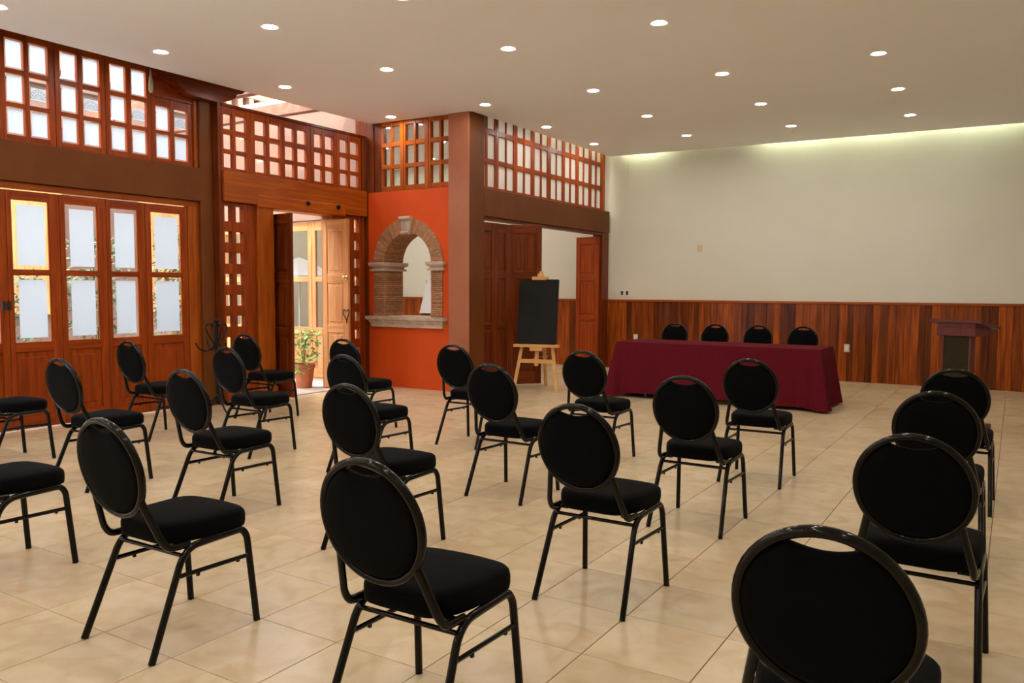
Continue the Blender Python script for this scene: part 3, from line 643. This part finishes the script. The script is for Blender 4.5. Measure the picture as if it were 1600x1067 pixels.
# ------------------------------------------------------------------ chairs
def make_chair():
    t = thing('banquet_chair', (0, 0, 0), 'x', 'chair')
    tl = math.radians(11.5); C0 = Vector((0, -.003, .745)); RX = Matrix.Rotation(tl, 3, 'X')
    R1 = .1925; n = 48; bm = bmesh.new(); rings = []
    for i in range(n):                                   # back ring: flattened tube
        a = 2*PI*i/n; rad = Vector((math.cos(a), 0, math.sin(a)))
        rings.append([bm.verts.new(C0+RX @ ((rad*(R1+.0135*math.cos(b))+Vector((0, 0, rad.z*.006)))+Vector((0, .016*math.sin(b), 0)))) for b in [2*PI*k/10 for k in range(10)]])
    for i in range(n):
        A, B = rings[i], rings[(i+1) % n]
        for j in range(10): bm.faces.new((A[j], A[(j+1) % 10], B[(j+1) % 10], B[j]))
    mesh('back_ring', bm, METAL, t, 60)
    # pad: round with a scooped top edge
    out = []; Rp = .185; a0 = math.asin(.080/Rp)
    for i in range(41):
        a = PI/2+a0+(2*PI-2*a0)*i/40; out.append((Rp*math.cos(a), Rp*math.sin(a)))
    zt = Rp*math.cos(a0)
    for i in range(1, 10):
        u = i/10; out.append((.080-.16*u, zt-.015*math.sin(PI*u)))
    bm = bmesh.new(); lev = [(0, -.020), (.55, -.020), (.88, -.018), (.97, -.012), (1, -.004), (1, .006), (.97, .016), (.88, .026), (.55, .032), (0, .034)]
    rs = []
    for s, y in lev:
        if s == 0: rs.append([bm.verts.new(C0+RX @ Vector((0, y, -.01)))])
        else: rs.append([bm.verts.new(C0+RX @ Vector((p[0]*s, y, (p[1]+.01)*s-.01))) for p in out])
    m = len(out)
    for A, B in zip(rs, rs[1:]):
        for j in range(m):
            k = (j+1) % m
            if len(A) == 1: bm.faces.new((A[0], B[j], B[k]))
            elif len(B) == 1: bm.faces.new((A[k], A[j], B[0]))
            else: bm.faces.new((A[j], A[k], B[k], B[j]))
    mesh('backrest', bm, FABRIC, t, 50)
    # seat cushion
    base = fillet([(0, .105, 0), (-.15, .105, 0), (-.205, .22, 0), (-.222, .50, 0), (0, .525, 0), (.222, .50, 0), (.205, .22, 0), (.15, .105, 0), (0, .105, 0)], .085, 5)[:-1]
    ct = Vector((0, .31, 0)); bm = bmesh.new(); rs = []
    for s, z in [(0, .424), (.92, .424), (.985, .432), (1, .45), (1, .478), (.985, .494), (.94, .505), (.8, .512), (.5, .516), (0, .517)]:
        if s == 0: rs.append([bm.verts.new(ct+Vector((0, 0, z)))])
        else: rs.append([bm.verts.new(ct+(p-ct)*s+Vector((0, 0, z))) for p in base])
    m = len(base)
    for A, B in zip(rs, rs[1:]):
        for j in range(m):
            k = (j+1) % m
            if len(A) == 1: bm.faces.new((A[0], B[j], B[k]))
            elif len(B) == 1: bm.faces.new((A[k], A[j], B[0]))
            else: bm.faces.new((A[j], A[k], B[k], B[j]))
    mesh('seat', bm, FABRIC, t, 50)
    for s in (-1, 1):
        bm = bmesh.new(); tube(bm, fillet([(s*.226, 0, .0), (s*.209, .155, .372), (s*.207, .205, .412), (s*.207, .30, .416)], .06, 5), .0135, .0155, seg=10); mesh('leg', bm, METAL, t, 50)
        bm = bmesh.new(); tube(bm, fillet([(s*.207, .30, .416), (s*.207, .455, .420), (s*.210, .480, .385), (s*.226, .513, 0)], .05, 5), .0135, .0155, seg=10); mesh('leg', bm, METAL, t, 50)
        bm = bmesh.new()
        pa = C0+RX @ Vector((s*.155, .0, -.125))
        tube(bm, fillet([pa, (s*.192, .078, .462), (s*.197, .108, .422), (s*.200, .20, .420)], .03, 5), .0125, .0155, seg=10); mesh('upright', bm, METAL, t, 50)
        bm = bmesh.new(); tube(bm, [(s*.213, .125, .305), (s*.217, .487, .300)], .007, .010, seg=8)
        for y in (.22, .42): addbox(bm, s*.215-.005, s*.215+.005, y, y+.012, .284, .296)
        mesh('stretcher', bm, METAL, t, 50)
        piece('seat_bracket', s*.150-.012, s*.205+.002 if s > 0 else s*.150+.012, .16, .19, .410, .424, METAL, t, .002) if s > 0 else piece('seat_bracket', -.207, -.138, .16, .19, .410, .424, METAL, t, .002)
    bm = bmesh.new(); tube(bm, [(-.205, .158, .385), (.205, .158, .385)], .009, seg=8); mesh('cross_bar', bm, METAL, t, 50)
    return t
proto = make_chair()
rowy = [1.842, 3.215, 4.605, 5.985]
rname = ['row nearest the camera', 'second row from the camera', 'third row from the camera', 'row nearest the table']
grid = [(-.31, 'rightmost column', [0, 1, 2, 3]), (-1.647, 'second column from the right', [0, 1, 2, 3]), (-3.012, 'third column from the right', [0, 1, 2, 3]), (-4.35, 'fourth column from the right', [0, 1, 2, 3]), (-5.72, 'second column from the left', [1, 2, 3]), (-7.125, 'leftmost column', [1, 2, 3])]
first = True; rnd = random.Random(2)
for x, cname, rws in grid:
    for r in rws:
        c = proto if first else copy_tree(proto); first = False
        dx = {(-.31, 0): -.025, (-.31, 1): .02, (-.31, 2): -.015, (-.31, 3): -.01}.get((x, r), 0)
        if x == -5.72: dx = {1: -.055, 2: 0, 3: .03}[r]
        if x == -4.35: dx = {0: -.05, 1: -.03, 2: 0, 3: .025}[r]
        c.location = (x+dx, rowy[r]+rnd.uniform(-.01, .01), 0); c.rotation_euler.z = math.radians(rnd.uniform(-1.2, 1.2))
        c['label'] = 'black round-backed banquet chair, %s, %s' % (cname, rname[r]); c['group'] = 'audience chairs in rows'
for i, x in enumerate((-4.31, -3.70, -3.08, -2.47)):
    c = copy_tree(proto); c.location = (x, 11.52, 0); c.rotation_euler.z = PI
    c['label'] = 'black round-backed chair behind the maroon table, %s' % ['leftmost of four', 'second of four from the left', 'third of four from the left', 'rightmost of four'][i]; c['group'] = 'chairs behind the table'

# ------------------------------------------------------------------ table and cloth
tb = thing('folding_table', (-3.28, 10.5, 0), 'long table hidden under the maroon cloth', 'table')
piece('tabletop', -4.58, -1.97, 10.09, 10.84, .70, .735, WOODD, tb)
for x in (-4.25, -2.30):
    for y in (10.3, 10.65): piece('leg', x-.02, x+.02, y-.02, y+.02, 0, .70, METAL, tb)
bm = bmesh.new(); x0, x1, y0, y1 = -4.595, -1.955, 10.075, 10.85
per = []; r = .02
def seg(a, b, n): return [(a[0]+(b[0]-a[0])*k/n, a[1]+(b[1]-a[1])*k/n) for k in range(n)]
per = seg((x0, y0), (x1, y0), 110)+seg((x1, y0), (x1, y1), 40)+seg((x1, y1), (x0, y1), 110)+seg((x0, y1), (x0, y0), 40)
L_ = len(per); rings = []
def nrm(k):
    x, y = per[k]; nx = (-1 if x < x0+1e-4 else 0)+(1 if x > x1-1e-4 else 0); ny = (-1 if y < y0+1e-4 else 0)+(1 if y > y1-1e-4 else 0)
    return nx, ny
for lv, tt in enumerate([0, .02, .06, .15, .3, .45, .6, .75, .9, 1.0]):
    ring = []
    for k, (x, y) in enumerate(per):
        nx, ny = nrm(k)
        dc = min(math.hypot(x-a, y-b) for a in (x0, x1) for b in (y0, y1))
        cf = math.exp(-(dc/.16)**2)
        s = x*1.0+y*1.7
        fold = (.5+.5*math.sin(s*9.5+1.2*math.sin(s*2.3)))**3*.5+.25*math.sin(s*17+2)
        side = 1.0 if nx else .75
        out = (.055*side+.065*side*fold)*tt**1.1+.006*min(tt*20, 1)
        sx, sy = nx*out, ny*out
        if cf > .02:                                      # corner drape: gathers outward with tight pleats
            ang = 0
            w_ = .085*cf*tt*(.7+.45*math.sin(dc*46))
            sgx = -1 if x < (x0+x1)/2 else 1; sgy = -1 if y < (y0+y1)/2 else 1
            sx += sgx*w_*(1 if nx else .35); sy += sgy*w_*(1 if ny else .35)
        zb = .06-.035*cf+.012*math.sin(s*5)
        ring.append(bm.verts.new((x+sx, y+sy, .742-(.742-zb)*tt-(.004 if lv else 0))))
    rings.append(ring)
for A, B in zip(rings, rings[1:]):
    for j in range(L_): bm.faces.new((A[j], B[j], B[(j+1) % L_], A[(j+1) % L_]))
bm.faces.new(rings[0])
tag(mesh('tablecloth', bm, MAROON, None, 35), 'maroon cloth draped to the floor over the long table', 'tablecloth')

# ------------------------------------------------------------------ lectern
lc = thing('lectern', (0, 0, 0), 'mahogany lectern with dark front panel and sloping top', 'lectern')
piece('base', -.21, .21, -.02, .46, 0, .05, LECT, lc, .006)
for xa, xb in ((-.142, -.120), (.120, .142)): piece('side_panel', xa, xb, 0, .12, .05, .99, LECT, lc, .003)
piece('front_panel', -.120, .120, .008, .03, .05, .99, LECTD, lc, .002); piece('shelf', -.120, .120, .03, .12, .55, .57, LECT, lc)
piece('top_box', -.185, .185, -.015, .40, .985, 1.075, LECT, lc, .004)
bm = bmesh.new(); prism(bm, [(-.045, 1.125), (-.045, 1.158), (.50, 1.072), (.50, 1.042)], 0, -.25, .25); mesh('sloping_top', bm, LECT, lc)
bm = bmesh.new(); prism(bm, [(-.010, 1.07), (-.010, 1.122), (.395, 1.062), (.395, 1.05)], 0, -.18, .18); mesh('wedge', bm, LECT, lc)
lc.location = (-.515, 9.50, 0); lc.rotation_euler.z = math.radians(-17)

# ------------------------------------------------------------------ blackboard easel
es = thing('easel', (0, 0, 0), 'pine artist easel holding the blackboard', 'easel')
def bar(nm, a, b, wx, wy, mat, par):
    a, b = Vector(a), Vector(b); d = (b-a); L0 = d.length; bm = bmesh.new(); addbox(bm, -wx/2, wx/2, -wy/2, wy/2, 0, L0)
    q = Vector((0, 0, 1)).rotation_difference(d.normalized()).to_matrix(); bmesh.ops.rotate(bm, matrix=q, verts=bm.verts); bmesh.ops.translate(bm, vec=a, verts=bm.verts)
    return mesh(nm, bm, mat, par)
for s in (-1, 1): bar('leg', (s*.315, -.02, 0), (s*.09, .26, 1.62), .045, .025, PINE, es)
bar('rear_leg', (-.05, .74, 0), (0, .29, 1.50), .045, .025, PINE, es)
bar('mast', (0, .045, .36), (0, .29, 1.70), .055, .022, PINE, es)
piece('tray', -.325, .325, -.02, .10, .628, .668, PINE, es); piece('tray_block', -.085, .10, -.01, .10, .575, .628, PINE, es)
piece('cross_bar', -.27, .27, .030, .055, .40, .455, PINE, es)
ck = piece('clamp', -.105, .10, .155, .26, 1.575, 1.625, PINE, es, .008); piece('clamp_knob', -.03, .04, .19, .25, 1.625, 1.665, PINE, ck)
bm = bmesh.new()
for s in (-1, 1): tube(bm, [(s*.10, .05, .45), (s*.02, .60, .46)], .004, seg=5)
mesh('stay_cord', bm, PINE, es)
es.location = (-5.74, 9.86, 0); es.rotation_euler.z = math.radians(14)
bb = thing('blackboard', (0, 0, .67), 'plain black chalkboard resting on the pine easel', 'blackboard')
bm = bmesh.new(); outl = fillet([(0, 0, 0), (-.292, 0, 0), (-.292, .925, 0), (.292, .925, 0), (.292, 0, 0), (0, 0, 0)], .02, 3)[:-1]
prism(bm, [(p.x, p.y) for p in outl], 2, 0, .018); bmesh.ops.rotate(bm, matrix=Matrix.Rotation(math.radians(90-8.6), 3, 'X'), verts=bm.verts); bmesh.ops.translate(bm, vec=(0, .052, .668), verts=bm.verts)
mesh('board', bm, SLATE, bb); bb.location = (-5.74, 9.86, .67); bb.rotation_euler.z = math.radians(14)
# white flip board in the side room
fp = thing('flip_chart', (-9.45, 12.2, 0), 'white leaning board on dark legs seen through the arch', 'board')
bm = bmesh.new(); prism(bm, [(-9.66, .98), (-9.20, .98), (-9.20, 1.68), (-9.45, 1.68)], 1, 12.19, 12.21); mesh('board', bm, PAPERW, fp)
for x in (-9.60, -9.26): bar('leg', (x, 12.24, 0), (x*.5-9.42*.5, 12.24, 1.6), .03, .02, BLACKP, fp)

# ------------------------------------------------------------------ coat rack
cx, cy = -7.84, 6.14
cr = thing('coat_rack', (cx, cy, 0), 'black wrought-iron coat stand with curled hooks by the post', 'coat rack')
bm = bmesh.new(); tube(bm, [(cx, cy, .10), (cx, cy, 1.05)], .020, seg=12); mesh('pole', bm, IRON, cr, 40)
bm = bmesh.new(); lathe(bm, [(0, 0), (.022, .0), (.03, .015), (.03, .03), (.018, .045), (0, .05)], 14, (cx, cy, 1.05)); mesh('finial', bm, IRON, cr, 40)
for k in range(4):
    a = PI/4+k*PI/2+.55; u = Vector((math.cos(a), math.sin(a), 0)); o = Vector((cx, cy, 0))
    P_ = lambda r, z: o+u*r+Vector((0, 0, z))
    bm = bmesh.new(); tube(bm, fillet([P_(.02, .80), P_(.06, .85), P_(.135, .99), P_(.10, 1.045), P_(.055, 1.02), P_(.02, 1.0)], .05, 5), .008, seg=7); mesh('loop', bm, IRON, cr, 50)
    bm = bmesh.new(); tube(bm, fillet([P_(.02, .83), P_(.05, .76), P_(.13, .715), P_(.215, .76), P_(.24, .81)], .06, 5), .008, seg=7); hk = mesh('hook', bm, IRON, cr, 50)
    bm = bmesh.new(); bmesh.ops.create_uvsphere(bm, u_segments=8, v_segments=6, radius=.013); bmesh.ops.translate(bm, vec=P_(.24, .815), verts=bm.verts); mesh('tip', bm, IRON, hk, 60)
    bm = bmesh.new(); tube(bm, fillet([P_(.01, .22), P_(.08, .14), P_(.20, .04), P_(.25, .010)], .06, 5), .011, seg=7); mesh('foot', bm, IRON, cr, 50)
bm = bmesh.new(); lathe(bm, [(.021, 0), (.032, .004), (.032, .03), (.021, .034)], 14, (cx, cy, .80)); mesh('collar', bm, IRON, cr, 40)

# ------------------------------------------------------------------ plates, sockets, hook
def plate(nm, x, z, w_, h_, label, mat, y=YB, insert=None, cat='wall plate'):
    t = thing(nm, (x, y, z), label, cat); piece('cover', x-w_/2, x+w_/2, y-.010, y-.001, z-h_/2, z+h_/2, mat, t, .003)
    ins = insert or mat; piece('insert', x-w_*.28, x+w_*.28, y-.014, y-.009, z-h_*.34, z+h_*.34, ins, t, .002)
plate('wall_socket', -2.26, .53, .085, .125, 'ivory wall socket on the wainscot right of the table', IVORY, YB-.03, WHITE, 'socket')
plate('wall_socket', -5.86, .575, .085, .12, 'ivory wall socket low on the wainscot behind the table', IVORY, YB-.03, WHITE, 'socket')
plate('light_switch', -6.27, 1.37, .065, .11, 'cream switch plate beside the two black switches', PLASTER)
plate('light_switch', -6.15, 1.378, .075, .105, 'left of the two black switches above the wainscot', WHITE, YB, BLACKP)
plate('light_switch', -6.05, 1.378, .075, .105, 'right of the two black switches above the wainscot', WHITE, YB, BLACKP)
plate('blank_plate', -4.70, 2.16, .085, .115, 'small beige blank plate high on the cream wall', pmat('beige_plate', (.62, .50, .30), (.58, .46, .27), 4, .6))
bm = bmesh.new(); zz = zceil(-2.96)
tube(bm, fillet([(-2.98, 12.72, zz), (-2.98, 12.72, zz-.05), (-2.93, 12.72, zz-.03), (-2.90, 12.72, zz-.015)], .02, 3), .006, seg=6)
tag(mesh('ceiling_hook', bm, WHITE, None, 50), 'small pale hook hanging from the ceiling near the back wall', 'hook')
bm = bmesh.new(); tube(bm, fillet([(-6.02, YB-.004, 3.9), (-6.03, YB-.004, 3.5), (-6.07, YB-.004, 3.25), (-6.12, YB-.004, 3.12)], .2, 4), .003, seg=5)
tag(mesh('wall_cable', bm, PLASTER, None, 50), 'thin pale cable running down the back wall near the corner', 'cable')
